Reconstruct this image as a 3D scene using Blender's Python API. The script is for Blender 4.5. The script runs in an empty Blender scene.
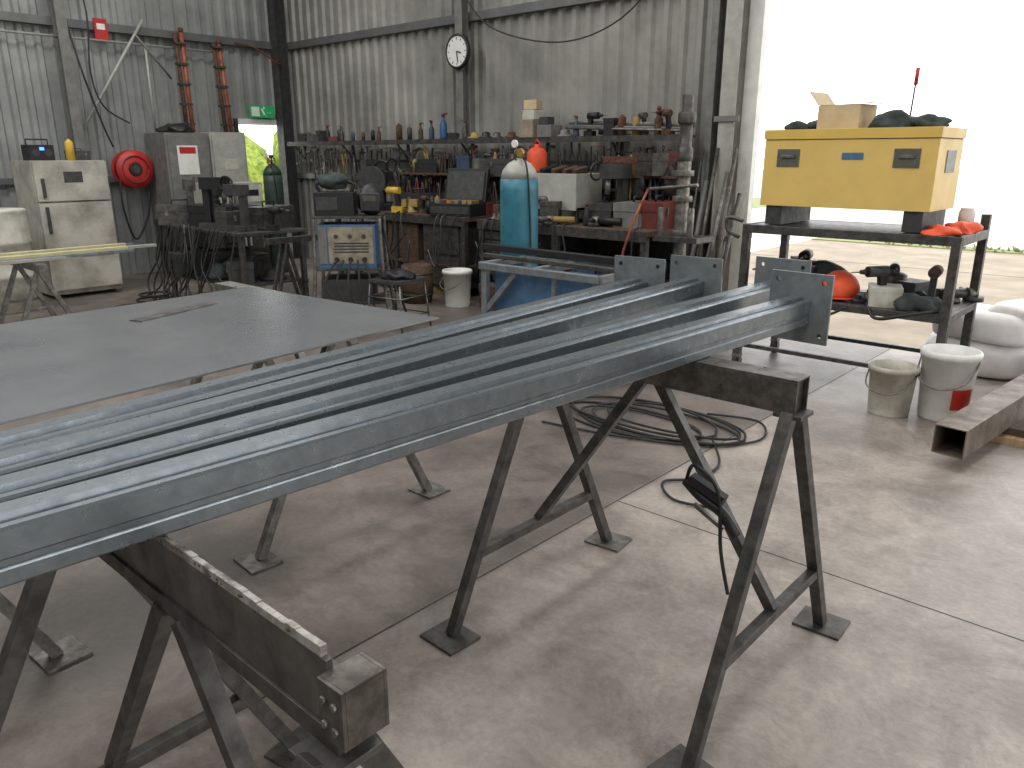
import bpy, bmesh, math, random
from mathutils import Vector, Matrix, Euler
R=random.Random(7)
def V(*a): return Vector(a)
# ------------------------------------------------------------ materials
def lin(c):
    o=[]
    for v in c:
        v=v/255.0
        o.append(v/12.92 if v<=0.04045 else ((v+0.055)/1.055)**2.4)
    return (o[0],o[1],o[2],1)
def M(name,col,rough=.6,metal=0.0,var=.18,scale=6.0,col2=None,bump=0.0,pos=(.35,.65),detail=5,spec=.5,stretch=None,emit=0):
    m=bpy.data.materials.new(name); m.use_nodes=True
    nt=m.node_tree; N=nt.nodes; L=nt.links
    p=N["Principled BSDF"]
    tc=N.new("ShaderNodeTexCoord"); mp=N.new("ShaderNodeMapping")
    L.new(tc.outputs["Object"],mp.inputs["Vector"])
    if stretch: mp.inputs["Scale"].default_value=stretch
    nz=N.new("ShaderNodeTexNoise"); nz.inputs["Scale"].default_value=scale; nz.inputs["Detail"].default_value=detail
    nz.inputs["Roughness"].default_value=.65
    L.new(mp.outputs[0],nz.inputs["Vector"])
    cr=N.new("ShaderNodeValToRGB"); c=lin(col)
    if col2 is None:
        a=tuple(max(0,x*(1-var)) for x in c[:3])+(1,); b=tuple(min(1,x*(1+var)) for x in c[:3])+(1,)
    else: a=lin(col2); b=c
    cr.color_ramp.elements[0].color=a; cr.color_ramp.elements[1].color=b
    cr.color_ramp.elements[0].position=pos[0]; cr.color_ramp.elements[1].position=pos[1]
    L.new(nz.outputs["Fac"],cr.inputs[0]); L.new(cr.outputs[0],p.inputs["Base Color"])
    p.inputs["Metallic"].default_value=metal
    mr=N.new("ShaderNodeMapRange"); mr.inputs[1].default_value=.3; mr.inputs[2].default_value=.7
    mr.inputs[3].default_value=min(1,rough*1.15); mr.inputs[4].default_value=rough*.85
    L.new(nz.outputs["Fac"],mr.inputs[0]); L.new(mr.outputs[0],p.inputs["Roughness"])
    p.inputs["Specular IOR Level"].default_value=spec
    if bump:
        bp=N.new("ShaderNodeBump"); bp.inputs["Strength"].default_value=bump; bp.inputs["Distance"].default_value=.01
        L.new(nz.outputs["Fac"],bp.inputs["Height"]); L.new(bp.outputs[0],p.inputs["Normal"])
    if emit:
        L.new(cr.outputs[0],p.inputs["Emission Color"]); p.inputs["Emission Strength"].default_value=emit
    return m
galv=M("galvanised",(136,144,149),.3,.75,.2,26,bump=.03,col2=(112,119,124),pos=(.3,.7))
galv_d=M("galv_dusty",(132,138,140),.5,.55,.2,14)
sheetm=M("mill_scale",(172,175,179),.25,.72,.3,2.0,col2=(124,127,131),pos=(.3,.7),detail=9)
steel=M("dark_steel",(98,95,92),.45,.5,.3,18,col2=(64,62,60))
steel_l=M("bare_steel",(140,138,133),.45,.6,.25,18,col2=(92,88,83))
rusty=M("worn_steel",(112,107,102),.45,.6,.3,22,col2=(72,66,62),bump=.12)
brownst=M("rusty_brown_tube",(128,116,104),.5,.45,.3,8,col2=(90,79,70),bump=.12)
rust=M("rust",(110,76,56),.85,.1,.3,30,col2=(66,46,36),bump=.3)
redpipe=M("red_oxide_pipe",(178,96,64),.6,.1,.3,12,col2=(120,64,48))
wallm=M("zinc_wall",(158,160,157),.5,.25,.12,1.2,col2=(126,129,126))
wall2=M("zinc_wall_back",(160,159,153),.5,.25,.12,1.2,col2=(124,123,117))
girt=M("girt_steel",(104,106,106),.5,.4,.15,5)
white=M("white_paint",(222,222,216),.5,0,.08,8)
offw=M("dirty_white",(205,203,192),.6,0,.2,5,col2=(160,155,140))
fridge_m=M("fridge_enamel",(190,186,174),.5,0,.2,3,col2=(134,128,116),pos=(.3,.6))
black=M("black",(32,32,34),.5,0,.3,20)
rubber=M("rubber",(38,38,38),.7,0,.2,20)
dgrey=M("dark_grey",(62,62,62),.55,.1,.3,15)
grey=M("grey",(114,114,110),.55,.1,.2,10)
lgrey=M("light_grey",(166,166,158),.55,.05,.15,8)
brown=M("brown_wood",(96,74,56),.8,0,.3,10,col2=(58,46,38),stretch=(1,6,6))
ply=M("plywood",(168,142,108),.8,0,.2,10,stretch=(6,1,1))
tan=M("tan",(160,150,130),.65,.1,.2,10,col2=(120,112,98))
card=M("cardboard",(196,176,142),.85,0,.1,10)
red=M("red",(176,42,38),.45,0,.15,8)
orange=M("orange",(224,84,46),.6,0,.2,6)
dred=M("dark_red",(104,46,40),.6,0,.2,12)
yellow=M("tool_yellow",(200,164,56),.5,0,.15,6)
myel=M("worn_yellow",(150,126,72),.6,0,.25,8)
paley=M("pale_yellow",(204,196,150),.5,0,.15,6)
boxyel=M("box_yellow",(220,188,108),.45,0,.06,4)
boxyel_s=M("box_yellow_lid",(214,180,92),.45,0,.06,4)
blue=M("blue",(50,84,130),.5,0,.15,8)
mblue=M("faded_blue",(72,104,136),.6,0,.2,8)
dblue=M("dull_blue",(58,72,92),.6,0,.2,8)
teal=M("bottle_teal",(54,124,142),.45,0,.15,6,col2=(42,98,116))
dteal=M("bottle_green",(54,70,62),.5,0,.15,8)
green=M("exit_green",(30,140,80),.5,0,.05,8,emit=.3)
cloth_d=M("dark_cloth",(54,62,60),.9,0,.3,14,bump=.4)
cloth_w=M("white_bag",(222,218,216),.75,0,.06,9,bump=.35)
brass=M("brass",(176,146,80),.4,.7,.2,10)
leafm=M("leaves",(176,186,74),.8,0,.4,9,col2=(90,122,42),bump=.5)
grassm=M("grass",(150,154,106),.9,0,.2,20,col2=(118,126,84))
glassd=M("dark_label",(92,92,84),.4,0,.2,20)
bluelight=M("blue_led",(80,140,255),.4,0,.1,5,emit=2.5)
# ------------------------------------------------------------ builder
class B:
    def __init__(s,name): s.n=name; s.bm=bmesh.new(); s.m=[]; s.T=Matrix.Identity(4)
    def mi(s,m):
        if m not in s.m: s.m.append(m)
        return s.m.index(m)
    def v(s,p): return s.bm.verts.new(s.T@Vector(p))
    def f(s,vs,mi,sm=False):
        try: fc=s.bm.faces.new(vs)
        except ValueError: return
        fc.material_index=mi; fc.smooth=sm
    def hexa(s,ps,m):
        mi=s.mi(m); v=[s.v(p) for p in ps]
        for q in ((0,3,2,1),(4,5,6,7),(0,1,5,4),(1,2,6,5),(2,3,7,6),(3,0,4,7)): s.f([v[i] for i in q],mi)
    def box(s,x0,x1,y0,y1,z0,z1,m):
        s.hexa([(x0,y0,z0),(x1,y0,z0),(x1,y1,z0),(x0,y1,z0),(x0,y0,z1),(x1,y0,z1),(x1,y1,z1),(x0,y1,z1)],m)
    def ob(s,c,d,m,rot=(0,0,0)):
        E=Euler([math.radians(a) for a in rot]).to_matrix(); c=Vector(c); a,b,e=d[0]/2,d[1]/2,d[2]/2
        s.hexa([c+E@V(x,y,z) for z in(-e,e) for x,y in((-a,-b),(a,-b),(a,b),(-a,b))],m)
    def fr(s,p0,p1,up=(0,0,1)):
        d=(Vector(p1)-Vector(p0)).normalized(); u=Vector(up)
        if abs(d.dot(u))>.98: u=V(1,0,0) if abs(d.x)<.9 else V(0,1,0)
        x=d.cross(u).normalized(); y=x.cross(d).normalized(); return x,y
    def prism(s,prof,p0,p1,m,up=(0,0,1),sm=False,cap=True):
        x,y=s.fr(p0,p1,up); mi=s.mi(m); p0=Vector(p0);p1=Vector(p1)
        a=[s.v(p0+x*q[0]+y*q[1]) for q in prof]; b=[s.v(p1+x*q[0]+y*q[1]) for q in prof]; n=len(prof)
        for i in range(n): s.f([a[i],a[(i+1)%n],b[(i+1)%n],b[i]],mi,sm)
        if cap: s.f(a[::-1],mi); s.f(b,mi)
    def bar(s,p0,p1,w,h,m,up=(0,0,1)):
        s.prism([(-w/2,-h/2),(w/2,-h/2),(w/2,h/2),(-w/2,h/2)],p0,p1,m,up)
    def cyl(s,p0,p1,r,m,n=16,r2=None,cap=True):
        r2=r if r2 is None else r2; x,y=s.fr(p0,p1); mi=s.mi(m); p0=Vector(p0);p1=Vector(p1)
        A=[];Bv=[]
        for i in range(n):
            t=2*math.pi*i/n; d=x*math.cos(t)+y*math.sin(t); A.append(s.v(p0+d*r)); Bv.append(s.v(p1+d*r2))
        for i in range(n): s.f([A[i],A[(i+1)%n],Bv[(i+1)%n],Bv[i]],mi,True)
        if cap: s.f(A[::-1],mi); s.f(Bv,mi)
    def lathe(s,c,prof,m,n=24,axis='z'):
        mi=s.mi(m); c=Vector(c); rings=[]
        for r,z in prof:
            ring=[]
            for i in range(n):
                t=2*math.pi*i/n; a,b=r*math.cos(t),r*math.sin(t)
                p=V(a,b,z) if axis=='z' else (V(z,a,b) if axis=='x' else V(b,z,a))
                ring.append(s.v(c+p))
            rings.append(ring)
        for k in range(len(rings)-1):
            for i in range(n): s.f([rings[k][i],rings[k][(i+1)%n],rings[k+1][(i+1)%n],rings[k+1][i]],mi,True)
        s.f(rings[0][::-1],mi); s.f(rings[-1],mi)
    def tube(s,pts,r,m,n=8,smooth=True,closed=False):
        P=[Vector(p) for p in pts]
        if smooth and len(P)>2:
            Q=[];k=len(P)
            for i in range(k-1):
                a=P[max(i-1,0)];b=P[i];c=P[i+1];d=P[min(i+2,k-1)]
                for j in range(6):
                    t=j/6; Q.append(.5*((2*b)+(c-a)*t+(2*a-5*b+4*c-d)*t*t+(3*b-a-3*c+d)*t**3))
            Q.append(P[-1]); P=Q
        mi=s.mi(m); pr=None; x=None
        for i,p in enumerate(P):
            d=(P[min(i+1,len(P)-1)]-P[max(i-1,0)])
            if d.length<1e-6: continue
            d.normalize()
            if x is None: x,_=s.fr(p,p+d)
            x=(x-d*x.dot(d)); 
            if x.length<1e-5: x,_=s.fr(p,p+d)
            x.normalize(); y=d.cross(x)
            ring=[s.v(p+(x*math.cos(2*math.pi*j/n)+y*math.sin(2*math.pi*j/n))*r) for j in range(n)]
            if pr:
                for j in range(n): s.f([pr[j],pr[(j+1)%n],ring[(j+1)%n],ring[j]],mi,True)
            else: s.f(ring[::-1],mi)
            pr=ring
        s.f(pr,mi)
    def torus(s,c,Rr,r,m,axis='z',n=28):
        c=Vector(c);pts=[]
        for i in range(n+1):
            t=2*math.pi*i/n;a,b=Rr*math.cos(t),Rr*math.sin(t)
            pts.append(c+(V(a,b,0) if axis=='z' else V(0,a,b) if axis=='x' else V(a,0,b)))
        s.tube(pts,r,m,smooth=False)
    def blob(s,c,r,m,amp=.0,seed=0,zmin=None,sub=3,sq=1.0):
        rr=random.Random(seed); ph=[(rr.uniform(2,7),rr.uniform(0,6),rr.uniform(2,7),rr.uniform(0,6)) for _ in range(4)]
        ret=bmesh.ops.create_icosphere(s.bm,subdivisions=sub,radius=1); mi=s.mi(m); c=Vector(c)
        for v in ret['verts']:
            q=v.co.copy(); k=1+amp*sum(math.sin(a*q.x+b+2*q.z)*math.cos(e*q.y+g) for a,b,e,g in ph)/2
            if sq!=1.0: q=V(*[math.copysign(abs(t)**sq,t) for t in q])
            q=V(q.x*r[0],q.y*r[1],q.z*r[2])*k+c
            if zmin is not None and q.z<zmin: q.z=zmin
            v.co=s.T@q
        fs=set(f for v in ret['verts'] for f in v.link_faces)
        for f in fs: f.material_index=mi; f.smooth=True
    def done(s,bevel=0):
        bmesh.ops.recalc_face_normals(s.bm,faces=s.bm.faces[:])
        me=bpy.data.meshes.new(s.n); s.bm.to_mesh(me); s.bm.free()
        for m in s.m: me.materials.append(m)
        o=bpy.data.objects.new(s.n,me); bpy.context.scene.collection.objects.link(o)
        if bevel:
            md=o.modifiers.new("bev","BEVEL"); md.width=bevel; md.segments=2; md.limit_method='ANGLE'; md.angle_limit=math.radians(50)
        return o
def TR(x,y,z,rz=0,s=1,rx=0,ry=0):
    return Matrix.Translation((x,y,z))@Euler((math.radians(rx),math.radians(ry),math.radians(rz))).to_matrix().to_4x4()@Matrix.Scale(s,4)
# ------------------------------------------------------------ room shell
XL,YB=-11.2,7.2; ZR=5.6; XR=5.0; YF=-6.0
def wallpanel(b,axis,a0,a1,z0,z1,pos,sgn,mat,p=.19,d=.038):
    mi=b.mi(mat); k=math.floor(a0/p)
    a=k*p
    prof=[(0,0),(.085,0),(.11,d),(.165,d),(.19,0)]
    def hh(x):
        x=x%p
        for i in range(4):
            if prof[i][0]<=x<=prof[i+1][0]+1e-9:
                t=(x-prof[i][0])/(prof[i+1][0]-prof[i][0]); return prof[i][1]*(1-t)+prof[i+1][1]*t
        return 0
    xs=[a0,a1]
    while a<a1:
        for o,h in prof[:4]:
            if a0<a+o<a1: xs.append(a+o)
        a+=p
    xs.sort(); pr=None
    for q in xs:
        h=hh(q)
        lo,hi=((pos+sgn*h,q,z0),(pos+sgn*h,q,z1)) if axis=='y' else ((q,pos+sgn*h,z0),(q,pos+sgn*h,z1))
        c=(b.v(lo),b.v(hi))
        if pr: b.f([pr[0],c[0],c[1],pr[1]],mi)
        pr=c
DY0,DY1=6.27,7.02
b=B("wall_left")
wallpanel(b,'y',YF,DY0,0,ZR,XL,1,wallm); wallpanel(b,'y',DY0,DY1,2.05,ZR,XL,1,wallm); wallpanel(b,'y',DY1,YB,0,ZR,XL,1,wallm)
b.done()
JX=-3.53; OX=3.2
b=B("wall_back")
wallpanel(b,'x',XL,JX,0,ZR,YB,-1,wall2); wallpanel(b,'x',JX,OX,4.6,ZR,YB,-1,wall2); wallpanel(b,'x',OX,XR,0,ZR,YB,-1,wall2); b.done()
b=B("wall_front"); wallpanel(b,'x',XL,XR,0,ZR,YF,1,wallm); b.done()
b=B("wall_right"); wallpanel(b,'y',YF,-3,0,ZR,XR,-1,wallm); wallpanel(b,'y',-3,4,4.6,ZR,XR,-1,wallm); wallpanel(b,'y',4,YB,0,ZR,XR,-1,wallm); b.done()
b=B("ceiling"); b.box(XL,XR,YF,YB,ZR,ZR+.05,wallm); b.done()
# floor
def floor_mat():
    m=bpy.data.materials.new("concrete_floor"); m.use_nodes=True; nt=m.node_tree;N=nt.nodes;L=nt.links;p=N["Principled BSDF"]
    tc=N.new("ShaderNodeTexCoord")
    def noise(s,d=6,r=.6,dist=0):
        n=N.new("ShaderNodeTexNoise"); n.inputs["Scale"].default_value=s;n.inputs["Detail"].default_value=d;n.inputs["Roughness"].default_value=r;n.inputs["Distortion"].default_value=dist
        L.new(tc.outputs["Object"],n.inputs["Vector"]);return n
    def ramp(src,p0,c0,p1,c1):
        r=N.new("ShaderNodeValToRGB"); e=r.color_ramp.elements; e[0].position=p0;e[0].color=c0;e[1].position=p1;e[1].color=c1
        L.new(src,r.inputs[0]); return r
    n1=noise(.9,9,.7,.3); n2=noise(3.2,12,.78,.5); n3=noise(.7,6,.6,.5); n4=noise(40,3,.6); n5=noise(1.4,12,.72,1.0)
    r1=ramp(n1.outputs["Fac"],.38,lin((142,133,125)),.62,lin((184,173,163)))
    r2=ramp(n2.outputs["Fac"],.38,(.60,.59,.58,1),.56,(1,1,1,1))
    mx=N.new("ShaderNodeMixRGB"); mx.blend_type='MULTIPLY'; mx.inputs[0].default_value=.8
    L.new(r1.outputs[0],mx.inputs[1]);L.new(r2.outputs[0],mx.inputs[2])
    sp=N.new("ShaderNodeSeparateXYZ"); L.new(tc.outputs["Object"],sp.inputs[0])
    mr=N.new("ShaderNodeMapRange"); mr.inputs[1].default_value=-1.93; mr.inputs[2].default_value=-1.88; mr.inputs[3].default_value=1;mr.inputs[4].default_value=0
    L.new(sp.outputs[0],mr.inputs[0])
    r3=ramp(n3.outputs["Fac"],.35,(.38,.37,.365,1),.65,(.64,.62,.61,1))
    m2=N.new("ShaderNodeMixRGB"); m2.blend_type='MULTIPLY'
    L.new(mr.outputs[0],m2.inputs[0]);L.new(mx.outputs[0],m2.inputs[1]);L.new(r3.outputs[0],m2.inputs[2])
    r4=ramp(n4.outputs["Fac"],.4,(.86,.86,.86,1),.6,(1,1,1,1))
    m3=N.new("ShaderNodeMixRGB"); m3.blend_type='MULTIPLY'; m3.inputs[0].default_value=.8
    L.new(m2.outputs[0],m3.inputs[1]);L.new(r4.outputs[0],m3.inputs[2])
    r5=ramp(n5.outputs["Fac"],.32,(.55,.54,.53,1),.46,(1,1,1,1))
    m4=N.new("ShaderNodeMixRGB"); m4.blend_type='MULTIPLY'; m4.inputs[0].default_value=.9
    L.new(m3.outputs[0],m4.inputs[1]);L.new(r5.outputs[0],m4.inputs[2])
    L.new(m4.outputs[0],p.inputs["Base Color"])
    rr=N.new("ShaderNodeMapRange"); rr.inputs[1].default_value=.3;rr.inputs[2].default_value=.7;rr.inputs[3].default_value=.34;rr.inputs[4].default_value=.55
    L.new(n2.outputs["Fac"],rr.inputs[0]);L.new(rr.outputs[0],p.inputs["Roughness"])
    bp=N.new("ShaderNodeBump");bp.inputs["Strength"].default_value=.15;bp.inputs["Distance"].default_value=.01
    L.new(n4.outputs["Fac"],bp.inputs["Height"]);L.new(bp.outputs[0],p.inputs["Normal"])
    return m
fm=floor_mat()
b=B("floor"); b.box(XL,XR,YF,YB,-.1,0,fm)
b.box(-1.914,-1.906,YF,YB,-.01,.001,dgrey); b.box(-1.9,XR,2.877,2.883,-.01,.001,dgrey)
b.done()
apron=M("outside_concrete",(152,139,120),.8,0,.15,1.5,bump=.1)
farm=M("far_yard",(190,188,180),.9,0,.05,1)
b=B("outside_ground"); b.box(-6,30,YB+.0,15.6,-.12,-.02,apron); b.box(-40,XL,-20,30,-.12,-.03,grassm); b.box(-40,60,16.1,120,-.12,-.04,farm); b.box(XR,60,-30,YB,-.12,-.03,apron)
for q in (9.6,12.6): b.box(-6,30,q,q+.02,-.1,-.018,dgrey)
b.done()
b=B("grass_verge"); b.box(-6,30,15.6,16.1,-.12,-.0,grassm)
for i in range(200):
    x=R.uniform(-5,8);y=R.uniform(15.6,16.1);h=R.uniform(.03,.09)
    b.cyl((x,y,0),(x+R.uniform(-.06,.06),y,h),.03,grassm,5,r2=.004)
b.done()
b=B("garden_shrub")
for i in range(16): b.blob((R.uniform(-16,-13.5),R.uniform(6.5,11),R.uniform(.3,1.7)),(R.uniform(.5,.9),)*3,leafm,.25,i,sub=3)
b.done()
# structure
b=B("wall_girt")
for z in (1.25,3.12,4.6):
    if z>2: b.box(XL+.04,XL+.12,YF,YB-.1,z,z+.1,girt)
    else: b.box(XL+.04,XL+.1,YF,DY0-.1,z,z+.08,girt)
    b.box(XL+.12,JX-.2,YB-.1,YB-.04,z,z+(.1 if z>2 else .08),girt)
b.done(.004)
b=B("steel_column")
for X,Y in ((XL+.18,YB-.2),):
    b.box(X-.09,X+.09,Y-.09,Y-.08,0,ZR,dgrey);b.box(X-.09,X+.09,Y+.08,Y+.09,0,ZR,dgrey);b.box(X-.005,X+.005,Y-.08,Y+.08,0,ZR,dgrey)
b.done()
b=B("wall_post")
b.box(-7.2,-7.08,YB-.22,YB-.21,1.8,ZR,grey);b.box(-7.2,-7.08,YB-.12,YB-.11,1.8,ZR,grey);b.box(-7.145,-7.135,YB-.21,YB-.12,1.8,ZR,grey);b.done()
b=B("steel_column")
b.box(XL+.13,XL+.14,3.9,4.02,0,ZR,grey);b.box(XL+.26,XL+.27,3.9,4.02,0,ZR,grey);b.box(XL+.14,XL+.26,3.955,3.965,0,ZR,grey);b.done()
b=B("wall_brace"); b.cyl((XL+.16,4.05,1.9),(XL+.16,5.0,3.3),.018,lgrey); b.cyl((XL+.16,4.85,3.15),(XL+.16,5.3,2.6),.014,grey); b.done()
b=B("wall_conduit")
b.cyl((XL+.14,-5,3.0),(XL+.14,6.0,3.0),.014,lgrey);b.cyl((XL+.14,5.0,1.9),(XL+.14,5.0,3.0),.014,lgrey)
b.tube([(XL+.15,4.05,3.2),(XL+.3,4.1,2.6),(XL+.3,4.25,2.0),(XL+.3,4.35,1.7)],.012,black)
b.tube([(XL+.15,4.2,3.9),(XL+.3,4.25,3.3),(XL+.3,4.2,2.6),(XL+.3,4.3,2.2),(XL+.3,4.6,2.0)],.010,black)
b.tube([(XL+.15,7.0,3.0),(XL+.3,6.9,2.9),(XL+.2,6.6,3.1),(XL+.15,6.3,3.15)],.012,dred)
b.done()
# opening jamb
b=B("trim_1")
b.box(JX-.16,JX,YB-.2,YB-.19,0,ZR,lgrey);b.box(JX-.16,JX,YB-.02,YB-.01,0,ZR,lgrey);b.box(JX-.09,JX-.08,YB-.19,YB-.02,0,ZR,lgrey)
b.box(JX,JX+.14,YB-.06,YB+.03,0,ZR,white); b.box(JX-.32,JX-.25,YB-.16,YB-.06,0,ZR,grey)
b.box(JX,OX,YB-.16,YB+.02,4.5,4.62,lgrey); b.box(OX,OX+.14,YB-.06,YB+.03,0,ZR,white)
for z in (.8,1.9,3.0): b.box(JX-.2,JX+.05,YB-.22,YB-.2,z,z+.05,grey)
b.done()
b=B("door_1")
b.box(XL-.03,XL+.09,DY0-.05,DY0,0,2.12,dgrey);b.box(XL-.03,XL+.09,DY1,DY1+.06,0,2.12,white);b.box(XL-.03,XL+.09,DY0,DY1,2.04,2.12,white)
b.box(XL-.09,XL-.05,DY0-.8,DY0-.05,.02,2.02,lgrey); b.cyl((XL-.15,DY0-.7,1),(XL-.09,DY0-.7,1),.02,steel_l)
b.done()
b=B("exit_sign"); X=XL+.12
b.box(X,X+.03,6.45,6.85,2.14,2.31,green)
b.box(X+.03,X+.033,6.47,6.6,2.16,2.29,white); b.ob((X+.034,6.66,2.225),(.004,.03,.1),white,(25,0,0)); b.blob((X+.034,6.68,2.28),(.004,.015,.015),white)
b.bar((X+.034,6.66,2.19),(X+.034,6.72,2.16),.01,.004,white);b.bar((X+.034,6.72,2.21),(X+.034,6.8,2.21),.01,.006,white)
b.done()
b=B("fire_sign"); b.box(XL+.13,XL+.15,4.38,4.54,3.0,3.26,red); b.box(XL+.15,XL+.153,4.41,4.51,3.13,3.2,white); b.done()
# clock
b=B("wall_clock"); c=(-7.12,6.93,2.78)
b.lathe(c,[(.19,.04),(.195,0.0),(.17,-.01),(.165,.01)],black,40,'y')
b.cyl((c[0],c[1]+.02,c[2]),(c[0],c[1]-.002,c[2]),.168,white,40)
for i in range(12):
    t=i*math.pi/6; b.ob((c[0]+.14*math.sin(t),c[1]-.004,c[2]+.14*math.cos(t)),(.008,.003,.025),black,(0,math.degrees(t),0))
b.bar((c[0],c[1]-.008,c[2]),(c[0]+.07,c[1]-.008,c[2]-.02),.014,.003,black,up=(0,1,0)); b.bar((c[0],c[1]-.01,c[2]),(c[0]+.02,c[1]-.01,c[2]-.12),.01,.003,black,up=(0,1,0))
b.done()
b=B("overhead_cable"); b.tube([(-7.1,6.95,3.5),(-6.6,6.95,3.0),(-5.6,6.95,2.75),(-4.8,6.95,2.9),(-4.2,6.95,3.4)],.008,black); b.done()
# ------------------------------------------------------------ sawhorses
def legs(b,x0,x1,yc,zb,leg,sp=.46):
    for x in (x0,x1):
        b.box(x-.04,x+.04,yc-.045,yc+.045,zb-.012,zb,leg)
        for s in (-1,1):
            ft=(x,yc+s*sp,.01); ap=(x,yc+s*.03,zb)
            b.bar(ap,ft,.036,.036,leg,up=(1,0,0))
            b.ob((x,yc+s*(sp+.01),.006),(.16,.14,.01),steel_l if R.random()<.4 else leg,(0,0,R.uniform(-12,12)))
        k=(zb-.27)/zb; yy=.03+(sp-.03)*k
        b.bar((x,yc-yy,.27),(x,yc+yy,.27),.032,.032,leg)
        xm=(x0+x1)/2; b.bar((x,yc,.285),(xm+(.03 if x>xm else -.03),yc,zb),.032,.032,leg,up=(0,1,0))
def sawhorse(x0,x1,yc,zt,top,leg,sp=.46,bh=.1,bw=.085,ext=.03):
    b=B("sawhorse"); zb=zt-bh; t=.006
    b.box(x0-ext,x1+ext,yc-bw/2,yc+bw/2,zt-t,zt,top)
    b.box(x0-ext,x1+ext,yc-bw/2,yc-bw/2+t,zb,zt-t,top); b.box(x0-ext,x1+ext,yc+bw/2-t,yc+bw/2,zb,zt-t,top)
    b.box(x1+ext-.02,x1+ext-.014,yc-bw/2+t,yc+bw/2-t,zb,zt-t,top); b.box(x0-ext+.03,x0-ext+.036,yc-bw/2+t,yc+bw/2-t,zb,zt-t,top)
    legs(b,x0,x1,yc,zb,leg,sp)
    for i in range(14): b.blob((R.uniform(x0,x1+ext),yc+R.uniform(-.03,.03),zt),(R.uniform(.003,.01),R.uniform(.003,.008),.002),rust,sub=1)
    return b
ZT=1.015
sawhorse(-1.705,-.785,2.045,ZT,rusty,steel,ext=.02).done(.0015)
worn=M("scaled_steel",(122,119,115),.42,.6,.2,9,col2=(78,74,71),pos=(.36,.66),bump=.08)
lip=M("chipped_white_paint",(172,168,161),.55,.3,.2,16,col2=(92,84,78),pos=(.4,.6),bump=.15)
b=B("sawhorse"); x0,x1,yc=-1.62,-.72,.46; zb=.9
b.box(x0-.05,x1+.0,yc-.005,yc+.005,zb,ZT-.016,worn)
b.box(x0-.05,x1+.0,yc+.005,yc+.075,zb,zb+.008,worn)
x=x0-.05
while x<x1-.012:
    w=R.uniform(.012,.035); b.box(x,min(x+w,x1),yc-.005,yc+.005,ZT-.016,ZT-R.choice([0,0,0,.001,.002,.003]),lip); x+=w
for i in range(14):
    b.blob((R.uniform(-1.15,x1),yc-.005,R.uniform(ZT-.02,ZT-.005)),(R.uniform(.002,.006),.002,R.uniform(.002,.004)),rust,sub=1)
e0,e1,ya,yb=x1,x1+.05,yc-.02,yc+.05
for a in((e0,e1,ya,ya+.006,.9,.985),(e0,e1,yb-.006,yb,.9,.985),(e0,e1,ya+.006,yb-.006,.979,.985),(e1-.006,e1,ya+.006,yb-.006,.9,.979)): b.box(*a,rusty)
for dx in(.014,.036): 
    for zz in(.925,.96): b.cyl((x1+dx,ya-.005,zz),(x1+dx,ya,zz),.006,steel_l,6)
b.box(x0-.05,x1+.02,yc-.01,yc+.05,zb-.03,zb,steel)
legs(b,x0,x1,yc,zb-.03,steel); b.done(.0012)
sawhorse(-3.6,-2.67,1.88,.995,steel_l,steel_l).done(.0015)
sawhorse(-3.6,-2.6,.17,.995,steel_l,steel_l).done(.0015)
# ------------------------------------------------------------ posts
def post(xa,xb,y1,y0=0.0):
    b=B("steel_post"); w=.045;h=.098; z=ZT
    dx=(xb-xa)/(y1-.3); X=lambda y: xa+dx*(y-.3)
    prof=[(-w,.004),(-w+.004,0),(w-.004,0),(w,.004),(w,.026),(w-.005,.030),(w-.005,.040),(w,.044),(w,.084),(w-.004,.089),(w-.020,.089),(w-.023,.083),(w-.030,.083),(w-.033,h),(-w+.016,h),(-w+.012,.089),(-w+.004,.089),(-w,.080),(-w,.056),(-w+.005,.052),(-w+.005,.034),(-w,.030)]
    b.prism(prof,(X(y0),y0,z),(X(y1),y1,z),galv)
    pw,ph,t=.115,.125,.010; cz=z+.058; hx,hz,r=.085,.095,.010
    c=V(X(y1),y1+t/2,cz); b.T=Matrix.Translation(c)@Euler((0,0,-math.atan(dx))).to_matrix().to_4x4()
    xs=[-pw,-hx-r,-hx+r,hx-r,hx+r,pw]; zs=[-ph,-hz-r,-hz+r,hz-r,hz+r,ph]
    mi=b.mi(galv_d)
    for i in range(5):
        for j in range(5):
            if i in(1,3) and j in(1,3):
                xa0,xb0,z0,z1=xs[i],xs[i+1],zs[j],zs[j+1]; cx,cz2=(xa0+xb0)/2,(z0+z1)/2; n=16
                for yy in(-t/2,t/2):
                    out=[];inn=[]
                    for k in range(n):
                        a=2*math.pi*k/n; ca,sa=math.cos(a),math.sin(a); m=max(abs(ca),abs(sa))
                        out.append(b.v((cx+r*ca/m,yy,cz2+r*sa/m))); inn.append(b.v((cx+.9*r*ca,yy,cz2+.9*r*sa)))
                    for k in range(n): b.f([out[k],out[(k+1)%n],inn[(k+1)%n],inn[k]],mi)
            else: 
                for yy in(-t/2,t/2): b.f([b.v((xs[i],yy,zs[j])),b.v((xs[i+1],yy,zs[j])),b.v((xs[i+1],yy,zs[j+1])),b.v((xs[i],yy,zs[j+1]))],mi)
    for a in(-pw,pw): b.f([b.v((a,-t/2,-ph)),b.v((a,t/2,-ph)),b.v((a,t/2,ph)),b.v((a,-t/2,ph))],mi)
    for a in(-ph,ph): b.f([b.v((-pw,-t/2,a)),b.v((pw,-t/2,a)),b.v((pw,t/2,a)),b.v((-pw,t/2,a))],mi)
    b.T=Matrix.Identity(4); b.done()
post(-1.215,-1.075,2.74); post(-1.33,-1.288,3.07); post(-1.447,-1.575,2.88); post(-1.56,-1.74,2.71)
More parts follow.
